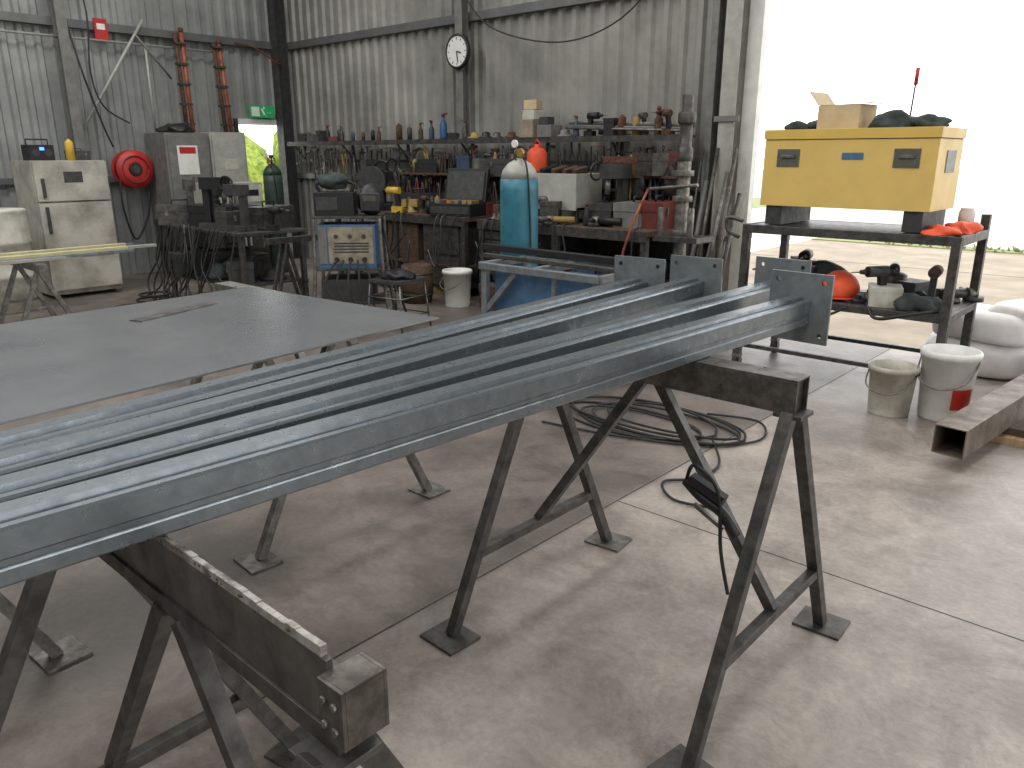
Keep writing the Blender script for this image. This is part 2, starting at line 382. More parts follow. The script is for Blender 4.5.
# ------------------------------------------------------------ steel sheet
b=B("steel_sheet"); b.T=TR(-2.15,1.97,1.0,5.3); b.box(-1.2,0,-3.0,0,0,.006,sheetm)
b.T=TR(-3.0,1.35,1.006,20); b.box(-.03,.03,-.2,.2,0,.004,steel); b.T=Matrix.Identity(4); b.done()
# ------------------------------------------------------------ tool library
TOOLC=[black,dgrey,dgrey,black,steel,brown,dred,myel,dblue,black,rusty,rust,steel,dgrey,brown,grey,black]
def drill(b,m):
    b.cyl((0,0,.2),(.13,0,.2),.033,m);b.cyl((.13,0,.2),(.18,0,.2),.02,black,r2=.012);b.cyl((.18,0,.2),(.24,0,.2),.004,steel_l)
    b.ob((.02,0,.11),(.04,.035,.16),black,(0,10,0));b.ob((.02,0,.03),(.11,.07,.055),m)
def grinder(b,m):
    b.cyl((0,0,.05),(.22,0,.05),.032,m);b.cyl((.22,0,.05),(.28,0,.05),.038,steel_l);b.cyl((.27,0,.03),(.27,0,.0),.062,dgrey);b.cyl((.25,0,.05),(.25,.12,.06),.015,black)
def can(b,m,r=.035,h=.18):
    b.lathe((0,0,0),[(r,0),(r,h*.85),(r*.6,h*.93),(r*.35,h*.95),(r*.35,h)],m,14)
def bottle(b,m):
    b.lathe((0,0,0),[(.035,0),(.037,.02),(.037,.13),(.015,.18),(.015,.21)],m,14);b.cyl((0,0,.21),(0,0,.24),.018,dred,10);b.ob((.03,0,.235),(.05,.015,.015),dred)
def toolbox(b,m,w=.4,d=.2,h=.18):
    b.box(-w/2,w/2,-d/2,d/2,0,h*.65,m);b.box(-w/2-.005,w/2+.005,-d/2-.005,d/2+.005,h*.66,h,m);b.tube([(-.07,0,h),(-.07,0,h+.04),(.07,0,h+.04),(.07,0,h)],.008,black,6,False)
    for x in(-w*.3,w*.3): b.box(x-.015,x+.015,-d/2-.015,-d/2,h*.5,h*.8,steel_l)
def hammer(b,m):
    b.cyl((0,0,-.28),(0,0,0),.012,brown if R.random()<.5 else m,8);b.ob((0,0,0),(.11,.03,.032),steel);b.cyl((0.05,0,0),(.075,0,0),.02,steel)
def wrench(b,m):
    L=R.uniform(.14,.28);b.bar((0,0,-L),(0,0,0),.016,.006,steel);b.torus((0,0,.01),.014,.006,steel,'y',12);b.ob((0,0,-L),(.034,.008,.03),steel)
def pliers(b,m):
    b.tube([(-.03,0,-.18),(-.022,0,-.1),(.004,0,-.02),(.006,0,.05)],.007,m,6);b.tube([(.03,0,-.18),(.022,0,-.1),(-.004,0,-.02),(-.006,0,.05)],.007,m,6)
def clamp(b,m):
    L=R.uniform(.3,.55);b.bar((0,0,-L),(0,0,.02),.022,.008,steel);b.bar((0,0,0),(.1,0,0),.02,.02,m);b.bar((0,0,-L*.6),(.1,0,-L*.6),.02,.022,m);b.cyl((.09,0,-L*.6-.12),(.09,0,-.06),.007,steel_l,8);b.cyl((.09,0,-L*.6-.2),(.09,0,-L*.6-.1),.015,brown,8)
def square(b,m): b.bar((0,0,-.35),(0,0,0),.03,.004,steel);b.bar((0,0,0),(.22,0,0),.03,.004,steel)
def coil(b,m):
    for i in range(4): b.torus((0,i*.008,-.16+R.uniform(-.02,.02)),.13+.008*i,.009,m,'y',22)
def strap(b,m): b.tube([(-.04,0,-.5),(-.03,0,-.2),(0,0,0),(.03,0,-.2),(.05,0,-.45)],.011,m,6)
def bagk(b,m): b.blob((0,0,-.2),(.1,.05,.16),m,.25,R.randint(0,99),sub=3); b.tube([(-.06,0,-.08),(0,0,.03),(.06,0,-.08)],.008,m,6)
def plane_box(b,m): 
    w,d,h=R.uniform(.1,.3),R.uniform(.1,.22),R.uniform(.06,.2);b.box(-w/2,w/2,-d/2,d/2,0,h,m);b.box(-w/2-.004,w/2+.004,-d/2-.004,d/2+.004,h*.8,h+.003,m)
def disc(b,m): b.lathe((0,0,0),[(.09,0),(.09,.02),(.05,.03),(.05,.06),(.02,.08)],m,18)
def heap(b,m): b.blob((0,0,.03),(R.uniform(.08,.15),R.uniform(.08,.12),R.uniform(.04,.08)),R.choice([black,cloth_d,dgrey,brown]),.35,R.randint(0,99),zmin=0,sub=3)
def helmet(b,m):
    b.blob((0,0,.1),(.12,.15,.12),m,zmin=0.02);b.ob((0,-.13,.08),(.16,.05,.12),black,(15,0,0));b.ob((0,-.158,.1),(.11,.01,.05),glassd,(15,0,0))
def machine(b,m):
    b.box(-.15,.15,-.1,.1,0,.05,steel);b.bar((-.1,0,.05),(-.1,0,.4),.06,.06,m,up=(0,1,0));b.ob((-.02,0,.38),(.24,.1,.1),m);b.cyl((.06,0,.33),(.06,0,.22),.02,steel_l);b.torus((.12,-.06,.38),.06,.008,black,'y',16)
def vice(b,m):
    b.lathe((0,0,0),[(.09,0),(.09,.02),(.05,.04),(.05,.1)],m,16);b.box(-.1,.02,-.05,.05,.08,.18,m);b.box(.06,.13,-.05,.05,.08,.18,m);b.cyl((-.05,0,.11),(.24,0,.11),.016,steel_l,10);b.cyl((.23,-.1,.11),(.23,.1,.11),.008,steel_l,8)
HANG=[hammer,wrench,pliers,clamp,wrench,pliers,square,hammer]
SIT=[drill,grinder,can,bottle,toolbox,plane_box,disc,plane_box,grinder,can,heap,vice]
def hang(b,x0,x1,y,z,step,kinds,dz=.1):
    x=x0
    while x<x1:
        b.T=TR(x,y,z-R.uniform(0,dz),R.uniform(-15,15),1,0,R.uniform(-6,6)); R.choice(kinds)(b,R.choice(TOOLC)); x+=step*R.uniform(.6,1.4)
    b.T=Matrix.Identity(4)
def sit(b,x0,x1,y0,y1,z,n,kinds=SIT,s=1.0):
    for i in range(n):
        b.T=TR(x0+(x1-x0)*(i+.5)/n+R.uniform(-.04,.04),R.uniform(y0,y1),z,R.uniform(0,360),s*R.uniform(.85,1.2)); R.choice(kinds)(b,R.choice(TOOLC))
    b.T=Matrix.Identity(4)
b=B("wall_shelf"); SZ=1.76
b.box(-10.7,-3.95,6.82,7.05,SZ,SZ+.025,brown); b.box(-10.7,-3.95,6.81,6.82,SZ-.03,SZ+.03,steel)
for x in (-10.6,-9.4,-8.2,-7.0,-5.8,-4.8,-4.0): b.bar((x,7.05,SZ),(x,7.05,SZ-.25),.03,.03,steel);b.bar((x,6.85,SZ-.01),(x,7.05,SZ-.22),.02,.02,steel)
b.box(-10.7,-3.95,7.05,7.08,1.5,1.54,steel); b.box(-8.6,-3.95,7.05,7.08,1.2,1.24,steel)
b.box(-8.1,-6.0,6.78,7.05,1.36,1.385,brown); b.box(-4.75,-3.95,6.78,7.05,1.38,1.405,brown)
b.done()
b=B("hand_tools")
hang(b,-10.6,-8.2,6.9,SZ-.05,.09,HANG); hang(b,-8.1,-4.1,6.9,SZ-.06,.1,HANG+[coil,strap,strap]); hang(b,-8.3,-4.1,6.98,1.45,.1,HANG+[coil,strap,bagk]); hang(b,-4.9,-4.0,6.85,1.6,.07,[coil,bagk,strap,clamp]); hang(b,-8.1,-6.1,6.74,1.34,.12,[wrench,pliers,strap,clamp])
b.done()
b=B("shelf_tools")
sit(b,-10.5,-8.6,6.9,6.96,SZ+.025,13,[can,wrench,bottle,can,plane_box],.8); sit(b,-8.3,-6.15,6.9,6.96,SZ+.025,11,[can,plane_box,disc,can,bottle]); sit(b,-5.5,-4.1,6.88,6.96,SZ+.025,10,[can,plane_box,disc,drill,grinder,bottle])
sit(b,-8.0,-6.1,6.88,6.95,1.385,12,[can,plane_box,disc,toolbox,can,bottle]); sit(b,-4.7,-4.0,6.88,6.95,1.405,5,[can,plane_box,toolbox])
for i in range(4): b.cyl((-5.4,6.86+.03*i,SZ+.12+.02*i),(-3.9,6.86+.03*i,SZ+.06+.02*i),.014,[steel_l,grey,dgrey,tan][i],8)
b.done()
b=B("spray_bottle"); b.T=TR(-7.3,6.85,SZ+.025,0,1.25); bottle(b,blue); b.done()
b=B("stacked_boxes"); b.ob((-5.92,6.9,SZ+.12),(.2,.2,.19),tan); b.ob((-5.66,6.9,SZ+.09),(.2,.2,.13),grey); b.ob((-5.9,6.9,SZ+.265),(.17,.17,.1),offw); b.ob((-5.9,6.9,SZ+.37),(.16,.14,.1),card,(0,0,12)); b.ob((-5.7,6.9,SZ+.2),(.12,.12,.08),dgrey); b.done(.004)
def bench(name,x0,x1,y0,y1,z,topm,legm,shelfz=.35):
    b=B(name); b.box(x0,x1,y0,y1,z-.05,z,topm); b.box(x0,x1,y0-.005,y0,z-.1,z,legm)
    n=3
    for i in range(n):
        x=x0+.04+(x1-x0-.08)*i/(n-1)
        for y in(y0+.04,y1-.04): b.bar((x,y,0),(x,y,z-.05),.06,.06,legm)
    b.box(x0+.02,x1-.02,y0+.02,y1-.02,shelfz,shelfz+.03,topm)
    b.box(x0+.02,x1-.02,y1-.02,y1,.1,z-.05,dgrey)
    return b
b=bench("workbench",-8.7,-6.25,6.15,6.96,.93,brown,steel)
b.box(-7.0,-6.35,6.2,6.9,.1,.86,dgrey);b.box(-6.97,-6.38,6.18,6.2,.13,.45,steel);b.box(-6.97,-6.38,6.18,6.2,.5,.84,steel)
b.box(-7.65,-7.1,6.2,6.9,.38,.84,brown)
b.done(.004)
b=bench("workbench",-6.0,-3.85,6.1,6.96,.93,brown,steel)
b.box(-5.95,-5.2,6.15,6.9,.38,.84,dgrey)
for k in range(4): b.box(-5.92,-5.23,6.13,6.15,.4+.11*k,.49+.11*k,steel)
b.done(.004)
b=B("bench_tools")
sit(b,-8.6,-6.9,6.22,6.5,.93,11); sit(b,-5.9,-4.0,6.17,6.4,.93,13); sit(b,-8.5,-7.7,6.3,6.6,.38,4,[toolbox,plane_box,disc],1.2); sit(b,-5.1,-4.0,6.25,6.6,.38,7,[toolbox,plane_box,grinder,disc],1.2)
sit(b,-8.5,-6.3,6.6,6.72,.93,11,[toolbox,plane_box,can,drill,machine,helmet],1.2);sit(b,-4.7,-4,6.5,6.65,.93,6,[toolbox,plane_box,machine,helmet,can],1.3)
sit(b,-8.5,-6.9,6.2,6.3,.0,6,[heap,plane_box,toolbox,can],1.3);sit(b,-5.8,-4.0,6.2,6.3,.0,7,[heap,plane_box,toolbox,can],1.3)
for i in range(18):
    x=R.choice([R.uniform(-8.6,-6.3),R.uniform(-5.9,-4.0)]); b.tube([(x,6.2,.95),(x+.03,6.07,.9),(x+R.uniform(-.1,.1),6.06,.6),(x+R.uniform(-.15,.15),6.07,R.uniform(.2,.45)),(x+R.uniform(-.25,.25),6.1,R.uniform(.5,.8))],.010,R.choice([rubber,black,black,dgrey,steel]),6)
b.done()
b=B("storage_tray"); b.box(-5.45,-4.85,6.35,6.8,1.06,1.09,lgrey);
b.box(-5.45,-4.85,6.34,6.36,1.06,1.42,lgrey);b.box(-5.45,-5.43,6.36,6.8,1.06,1.42,lgrey);b.box(-4.87,-4.85,6.36,6.8,1.06,1.42,lgrey);b.box(-5.45,-4.85,6.78,6.8,1.06,1.42,lgrey)
for x in(-5.35,-5.2,-5.05,-4.93): b.ob((x,6.5,1.42),(.05,.2,.12),R.choice([dgrey,brown,black]),(10,15,0))
for x in(-5.42,-4.88):
    for y in (6.4,6.75): b.box(x-.02,x+.02,y-.02,y+.02,.93,1.06,steel)
b.done(.004)
b=B("fuel_can")
b.T=TR(-5.58,6.6,1.42,0,1); b.lathe((0,0,0),[(.1,0),(.11,.02),(.11,.2),(.07,.25),(.03,.26),(.03,.29)],orange,18); b.tube([(-.06,0,.25),(0,0,.33),(.06,0,.25)],.01,red)
b.T=Matrix.Identity(4);b.box(-5.76,-5.5,6.4,6.8,1.39,1.42,brown)
for x in(-5.74,-5.52): b.box(x-.01,x+.01,6.42,6.78,.93,1.39,steel)
b.done()
b=B("tool_case"); b.T=TR(-6.55,6.35,.93,12)
b.box(-.28,.28,-.18,.18,0,.14,black); b.ob((0,.2,.33),(.56,.05,.38),black,(-12,0,0)); b.ob((0,.165,.33),(.5,.02,.32),dgrey,(-12,0,0)); b.box(-.26,.26,-.185,-.18,.03,.11,dgrey)
for i in range(6): b.ob((-.22+.085*i,0,.15),(.05,.2,.05),R.choice([steel_l,myel,grey,dred]),(0,0,R.uniform(-20,20)))
b.T=Matrix.Identity(4);b.done(.004)
b=B("power_drill"); b.T=TR(-7.4,6.2,.93,200,1.3);drill(b,yellow);b.done()
b=B("chop_saw"); b.T=TR(-8.1,6.35,.93,15,1.2); b.box(-.22,.22,-.15,.15,0,.06,steel);b.cyl((0,-.03,.28),(0,.03,.28),.17,dgrey,28);b.cyl((0,.03,.28),(0,.16,.3),.08,black);b.tube([(0,.0,.42),(.1,0,.5),(.2,0,.48)],.015,black);b.bar((-.15,0,.05),(0,0,.28),.05,.04,steel);b.done()
def bucket(name,x,y,r,h,m=offw,lab=None,z=0):
    b=B(name); b.lathe((x,y,z),[(r*.82,0),(r*.84,.01),(r*.97,h*.9),(r*1.05,h*.9),(r*1.05,h*.97),(r,h),(r*.94,h),(r*.9,h*.6),(r*.8,.02)],m,28)
    b.tube([(x-r,y,z+h*.88),(x-r*.8,y-r*.9,z+h*.62),(x,y-r*1.15,z+h*.5),(x+r*.8,y-r*.9,z+h*.62),(x+r,y,z+h*.88)],.005,steel_l,6)
    if lab:
        mi=b.mi(lab)
        for i in range(8):
            a0=-1.1+i*.11;a1=a0+.11
            q=[]
            for a,zz in((a0,h*.2),(a1,h*.2),(a1,h*.5),(a0,h*.5)):
                rr=r*(.83+.15*zz/(h*.9))+.003;q.append(b.v((x+rr*math.cos(a),y+rr*math.sin(a),z+zz)))
            b.f(q,mi)
    return b.done()
bucket("paint_bucket",-6.1,5.88,.16,.4,white)
b=B("wooden_drum"); b.lathe((-6.62,5.75,0),[(.16,0),(.19,.2),(.17,.42),(.15,.42),(.14,.3)],brown,20);b.torus((-6.62,5.75,.1),.18,.008,steel);b.torus((-6.62,5.75,.33),.178,.008,steel);b.done()
def gasbottle(x,y,h,r,m,cap):
    b=B("gas_cylinder"); b.lathe((x,y,0),[(r*.9,0),(r,.03),(r,h*.8),(r*.98,h*.86)],m,28)
    b.lathe((x,y,h*.86),[(r*.98,0),(r*.88,h*.04),(r*.6,h*.075),(r*.3,h*.09),(.03,h*.1)],cap,28)
    z=h*.95;b.cyl((x,y,z),(x,y,z+.1),.018,brass);b.cyl((x,y,z+.1),(x,y,z+.13),.035,dgrey);b.cyl((x,y,z+.05),(x+.08,y-.05,z+.05),.014,brass)
    b.cyl((x+.08,y-.06,z+.06),(x+.08,y-.09,z+.06),.035,brass);b.cyl((x+.03,y-.08,z+.13),(x+.03,y-.1,z+.13),.03,white);b.torus((x,y,z+.04),.06,.008,steel,'x',16)
    b.tube([(x+.08,y-.05,z+.03),(x+.16,y-.08,z-.1),(x+.17,y-.05,z-.6),(x+.22,y-.1,.3),(x+.35,y-.2,.02)],.008,black);return b.done()
gasbottle(-4.42,5.0,1.64,.16,teal,lgrey)
gasbottle(-9.85,6.0,1.55,.13,dteal,dteal)
b=B("pipe_vice_stand"); X,Y=-3.62,6.3
b.cyl((X,Y,0.05),(X,Y,1.6),.06,steel_l);b.lathe((X,Y,1.55),[(.07,0),(.07,.1),(.055,.12),(.055,.3),(.08,.32),(.08,.4),(.05,.42),(.05,.55)],steel,20)
for z in(.9,1.2,1.42): b.lathe((X,Y,z),[(.09,0),(.09,.05)],steel_l,20)
b.box(X-.2,X+.25,Y-.15,Y+.15,.85,.9,steel);b.box(X-.2,X+.2,Y-.2,Y+.2,0,.05,steel)
for dx in(-.15,.15): b.cyl((X+dx,Y-.1,.9),(X+dx,Y-.1,1.15),.03,steel_l)
b.cyl((X-.35,Y,1.3),(X+.2,Y-.1,1.35),.015,steel_l);b.tube([(X-.3,Y-.1,1.3),(X-.35,Y-.25,1.0),(X-.45,Y-.27,.6),(X-.4,Y-.25,.05)],.012,redpipe)
b.done(.003)
b=B("pipe_offcuts")
for i in range(9):
    x=-3.8+.045*i; b.cyl((x,6.62,0),(x+R.uniform(-.04,.04),7.0,R.uniform(1.0,2.0)),R.uniform(.012,.025),R.choice([steel,steel_l,rusty,grey]),10)
b.done()
b=B("steel_frame_table")
for y in(4.2,4.72): b.bar((-4.1,y,.8),(-3.0,y,.8),.05,.05,galv_d)
for x in(-4.1,-3.6,-3.0): b.bar((x,4.2,.8),(x,4.72,.8),.05,.05,galv_d)
for x in(-4.07,-3.03):
    for y in(4.22,4.7): b.bar((x,y,0),(x,y,.78),.05,.05,galv_d)
b.bar((-4.07,4.22,.45),(-3.75,4.22,.78),.04,.04,galv_d)
b.bar((-4.6,4.75,.86),(-2.8,4.68,.86),.06,.05,black);b.bar((-4.3,4.45,.84),(-2.7,4.4,.84),.05,.03,steel)
b.box(-4.05,-3.05,4.25,4.67,.2,.23,galv_d);b.box(-4.02,-3.06,4.27,4.285,.3,.77,mblue);b.box(-4.0,-3.1,4.6,4.615,.3,.76,mblue);b.bar((-3.4,4.22,.3),(-3.4,4.22,.78),.03,.03,galv_d)
b.done(.003)
b=B("welding_cart"); b.T=TR(-6.25,4.6,0,46,1.08)
for x in(-.3,.3):
    for y in(-.22,.22): b.tube([(x*1.15,y*1.2,.06),(x,y,.45),(x*.95,y,.95)],.016,steel_l,8);b.cyl((x*1.15-.02,y*1.2,.06),(x*1.15+.02,y*1.2,.06),.06,rubber,16)
for z in(.2,.5,.95): 
    b.box(-.3,.3,-.22,.22,z,z+.02,steel)
b.box(-.26,.24,-.2,.15,.52,.90,mblue);b.box(-.17,.22,-.206,-.2,.56,.88,tan);b.box(-.255,-.18,-.206,-.2,.56,.88,grey)
for dx in(-.1,.02,.14): b.cyl((dx,-.206,.60),(dx,-.23,.60),.022,black);b.cyl((dx,-.206,.8),(dx,-.215,.8),.018,dgrey)
for k in range(4): b.box(-.12,.18,-.21,-.206,.66+.025*k,.672+.025*k,dgrey)
b.box(-.25,.2,-.2,.18,.22,.42,dgrey)
b.box(-.28,.06,-.15,.15,.97,1.17,black);b.box(-.26,-.08,-.155,-.15,1.02,1.13,dgrey);b.tube([(-.25,0,1.17),(-.25,0,1.25),(.03,0,1.25),(.03,0,1.17)],.016,black)
b.blob((.2,-.02,1.10),(.12,.13,.14),black,.05,3,zmin=.97);b.ob((.2,-.14,1.09),(.16,.03,.15),dgrey,(12,0,0));b.ob((.2,-.158,1.12),(.11,.01,.05),glassd,(12,0,0))
b.blob((-.12,.02,1.26),(.14,.12,.07),cloth_d,.3,8)
for k in range(5): b.tube([(-.1+.06*k,-.23,.60),(-.2+.1*k,-.32,.4),(-.1+.08*k,-.34,.2),(.0+.1*k,-.42,.02)],.010,rubber,6)
b.tube([(.3,-.1,.9),(.36,-.15,.6),(.42,-.1,.3),(.5,-.1,.02)],.012,rubber,6)
b.T=Matrix.Identity(4); b.done(.003)
b=B("wire_stool"); b.T=TR(-5.72,4.72,0,10,.9)
for x,y in((-.2,-.2),(.2,-.2),(.2,.2),(-.2,.2)): b.cyl((x*1.2,y*1.2,0),(x,y,.5),.011,steel_l,8)
for z in(.15,.35): b.tube([(-.22,-.22,z),(.22,-.22,z),(.22,.22,z),(-.22,.22,z),(-.22,-.22,z)],.008,steel_l,6,False)
b.box(-.22,.22,-.22,.22,.5,.53,dgrey);b.blob((0,0,.56),(.18,.16,.06),black,.3,5,zmin=.53);b.T=Matrix.Identity(4);b.done()
b=B("welding_bench"); x0,x1,y0,y1=-8.9,-7.2,3.95,4.75
b.box(x0,x1,y0,y1,.82,.85,steel)
for x in(x0+.05,x1-.05):
    for y in(y0+.05,y1-.05): b.bar((x,y,0),(x,y,.82),.05,.05,steel)
b.bar((x0,y0+.05,.3),(x1,y0+.05,.3),.04,.04,steel);b.bar((x0,y1-.05,.3),(x1,y1-.05,.3),.04,.04,steel);b.box(x0+.05,x1-.05,y0+.05,y1-.05,.3,.32,dgrey)
b.done(.003)
TC0=TOOLC; TOOLC=[black,dgrey,steel,rubber,black,dgrey,steel]
b=B("welding_gear"); sit(b,-8.8,-7.3,4.1,4.6,.85,20,[grinder,drill,plane_box,disc,toolbox,grinder,vice,machine],1.1); sit(b,-8.7,-7.4,4.1,4.6,.32,9,[plane_box,toolbox,disc,heap],1.3)
for i in range(22):
    x=R.uniform(-8.9,-7.2); b.tube([(x,3.93,.88),(x+R.uniform(-.2,.2),3.85,.5),(x+R.uniform(-.3,.3),3.8,.2),(x+R.uniform(-.4,.4),3.7,.02)],.010,R.choice([rubber,rubber,black,steel]),6)
for i in range(12): b.torus((R.uniform(-8.6,-7.0),R.uniform(3.3,3.7),.02+.012*i),R.uniform(.15,.28),.012,rubber,'z')
b.done()
b=B("tool_cupboard"); b.box(-9.5,-8.95,4.8,5.25,.1,1.0,dgrey);b.box(-8.95,-8.93,4.82,5.02,.13,.97,steel);b.box(-8.95,-8.93,5.03,5.23,.13,.97,steel)
for y in(4.99,5.06): b.box(-8.93,-8.91,y-.01,y+.01,.5,.62,lgrey)
for x in(-9.45,-9.0):
    for y in(4.85,5.2): b.box(x-.03,x+.03,y-.03,y+.03,0,.1,black)
b.done(.004)
TOOLC=TC0
b=B("steel_trestle"); 
for x in(-7.0,-6.9): 
    for y in(4.3,5.1): b.bar((x,y-.2,0),(x,y,.75),.03,.03,steel);b.bar((x,y+.2,0),(x,y,.75),.03,.03,steel)
b.bar((-6.95,4.1,.78),(-6.95,5.3,.78),.06,.06,steel);b.done(.003)
b=B("switchboard_cabinet"); 
b.box(-10.95,-10.35,4.78,5.38,.75,1.88,grey);b.box(-10.35,-10.33,4.81,5.35,.78,1.85,grey);b.box(-10.33,-10.325,4.92,5.2,1.35,1.72,white);b.box(-10.325,-10.32,4.95,5.17,1.62,1.7,red)
b.box(-10.9,-10.4,5.42,5.95,.7,1.9,lgrey);b.box(-10.4,-10.38,5.45,5.92,.73,1.87,lgrey);b.box(-10.38,-10.375,5.6,5.8,1.4,1.55,offw)
b.cyl((-10.38,5.86,1.2),(-10.35,5.86,1.2),.02,black);b.cyl((-10.33,5.3,1.2),(-10.3,5.3,1.2),.02,black)
b.box(-10.9,-10.4,4.78,5.95,.4,.7,dgrey);
for y in(4.83,5.4,5.9):
    for x in(-10.9,-10.45): b.box(x-.03,x+.03,y-.03,y+.03,0,.4,steel)
b.blob((-10.6,5.1,1.93),(.18,.22,.07),black,.3,3,zmin=1.88)
b.done(.006)
b=B("welder_power_source")
for y in(5.1,5.52): 
    b.box(-10.1,-9.65,y-.18,y+.18,.75,1.25,lgrey);b.box(-9.65,-9.64,y-.17,y+.17,1.0,1.22,offw);b.box(-9.64,-9.635,y-.12,y+.12,1.08,1.16,black)
    for k in(-.1,.1): b.cyl((-9.65,y+k,.85),(-9.61,y+k,.85),.03,black)
b.box(-10.15,-9.6,4.86,5.75,.71,.75,steel)
for y in(4.9,5.7):
    for x in(-10.1,-9.65): b.box(x-.025,x+.025,y-.025,y+.025,0,.71,steel)
b.done(.006)
b=B("fire_hose_reel"); X,Y,Z=-10.75,4.52,1.42
b.lathe((X,Y,Z),[(.23,0),(.24,.01),(.24,.03),(.1,.035)],red,32,'x');b.lathe((X-.14,Y,Z),[(.24,0),(.24,.02)],red,32,'x')
for k in range(4): b.torus((X-.10+.028*k,Y,Z),.2,.015,black,'x')
b.cyl((X-.35,Y,Z),(X+.06,Y,Z),.05,dgrey);b.lathe((X+.035,Y,Z),[(.09,0),(.08,.02)],black,20,'x')
b.torus((X+.04,Y,Z),.17,.008,dred,'x');b.box(XL+.11,X-.3,Y-.1,Y+.1,Z-.15,Z+.15,red)
b.tube([(X,Y-.2,Z-.1),(X+.03,Y-.22,Z-.5),(X,Y-.1,Z-.9),(X,Y+.1,Z-.6),(X,Y+.15,Z-.3)],.013,black);b.done()
for y0,y1,z1 in((5.40,5.40,3.2),(5.98,5.94,3.1)):
    b=B("wall_pipe")
    for s in (0,.085): b.cyl((XL+.24,y0+s,1.9),(XL+.20,y1+s,z1),.028,redpipe if s else rust,12)
    for k in range(5):
        z=2.0+.26*k; t=(z-1.9)/(z1-1.9); y=y0+(y1-y0)*t; b.box(XL+.17,XL+.26,y-.035,y+.12,z,z+.03,dgrey)
    b.lathe((XL+.20,y1+.085,z1),[(.03,0),(.034,.02),(.034,.05),(.02,.06)],rust,12); b.done()
b=B("refrigerator"); x0,x1,y0,y1,h=-10.5,-9.85,3.02,3.8,1.54
b.box(x0,x1,y0,y1,.04,h,fridge_m);b.box(x1+.008,x1+.06,y0+.005,y1-.005,.1,1.08,fridge_m);b.box(x1+.008,x1+.06,y0+.005,y1-.005,1.1,h-.01,fridge_m)
b.box(x1+.06,x1+.09,y0+.06,y0+.09,.75,1.04,dgrey);b.box(x1+.06,x1+.09,y0+.06,y0+.09,1.14,1.35,dgrey);b.box(x1+.06,x1+.063,y0+.3,y0+.5,1.3,1.42,dgrey)
for yy in(y0+.08,y1-.08):
    for xx in (x0+.08,x1-.08): b.cyl((xx,yy,0),(xx,yy,.05),.03,black)
b.done(.012)
b=B("radio"); b.T=TR(-10.1,3.2,1.54,10,.85);b.box(-.1,.1,-.16,.16,0,.2,black);b.cyl((.1,-.08,.1),(.105,-.08,.1),.05,dgrey);b.cyl((.1,.08,.1),(.105,.08,.1),.05,dgrey);b.box(.1,.104,-.03,.03,.13,.17,bluelight);b.tube([(0,-.14,.2),(0,-.14,.27),(0,.14,.27),(0,.14,.2)],.01,black,6,False);b.T=Matrix.Identity(4);b.done(.004)
b=B("spray_can"); b.T=TR(-10.0,3.5,1.54,0,1.3);can(b,yellow);b.done()
b=B("toolbox"); b.T=TR(-10.2,3.65,1.54,90,.6);toolbox(b,dgrey);b.done()
b=B("steel_drum"); b.lathe((-9.5,2.5,0),[(.28,0),(.29,.02),(.285,.35),(.3,.37),(.285,.39),(.285,.7),(.3,.72),(.285,.74),(.285,1.03),(.29,1.05),(.27,1.06),(.1,1.07)],offw,32);b.cyl((-9.45,2.45,1.05),(-9.45,2.45,1.09),.04,dgrey);b.done()
b=B("steel_offcuts")
for i in range(7):
    x=-8.05-.1*i; b.bar((x,.6,.66+.01*(i%3)),(x-.15+(.12 if i%3==1 else 0),3.4+R.uniform(-.3,.3),.66+.01*(i%3)),.05,.03,[lgrey,galv_d,paley,galv_d,lgrey,paley,galv_d][i])
b.done(.003)
for yy in (1.1,2.4):
    b=B("low_trestle"); b.bar((-8.85,yy,.60),(-7.95,yy,.60),.07,.07,steel_l)
    for x in(-8.7,-8.1):
        for s in(-1,1): b.bar((x,yy,.58),(x+.05,yy+s*.25,0.01),.04,.04,steel_l,up=(1,0,0)); b.ob((x+.05,yy+s*.25,.005),(.13,.13,.01),steel_l)
        b.bar((x+.02,yy-.15,.22),(x+.02,yy+.15,.22),.03,.03,steel_l)
    b.done(.002)
# ------------------------------------------------------------ trolley (right)
b=B("steel_trolley"); x0,x1,y0,y1,z=-2.6,-1.2,5.5,6.2,1.11
for y in(y0,y1): b.bar((x0-.02,y,z-.03),(x1+.02,y,z-.03),.06,.06,steel);b.bar((x0,y,.58),(x1,y,.58),.05,.05,steel);b.bar((x0,y,.2),(x1,y,.2),.03,.03,steel)
for x in(x0,x1): b.bar((x,y0,z-.03),(x,y1,z-.03),.06,.06,steel);b.bar((x,y0,.58),(x,y1,.58),.05,.05,steel);b.bar((x,y0,.2),(x,y1,.2),.03,.03,steel)
b.box(x0,x1,y0,y1,z-.012,z,steel);b.box(x0,x1,y0,y1,.6,.61,steel)
for x in(x0,x1):
    for y in(y0,y1):
        top=z+ (.1 if x==x1 and y==y1 else 0); b.bar((x,y,.12),(x,y,top),.055,.055,steel)
        if x==x0: b.cyl((x-.02,y,.055),(x+.02,y,.055),.055,rubber,20);b.box(x-.03,x+.03,y-.03,y+.03,.1,.125,steel_l);b.box(x-.03,x-.024,y-.02,y+.02,.04,.1,steel_l);b.box(x+.024,x+.03,y-.02,y+.02,.04,.1,steel_l)
        else: b.bar((x,y,0.01),(x,y,.12),.055,.055,steel);b.box(x-.06,x+.06,y-.06,y+.06,0,.01,steel)
b.bar((x0,y0+.02,.2),(x0,y1-.02,.55),.03,.03,steel)
b.tube([(x0-.06,y0,z-.1),(x0-.16,y0,z-.05),(x0-.16,y0,z+.04),(x0-.04,y0,z+.02)],.015,steel)
b.done(.003)
b=B("site_tool_box"); x0,x1,y0,y1,z0,z1=-2.53,-1.39,5.52,6.1,1.25,1.77
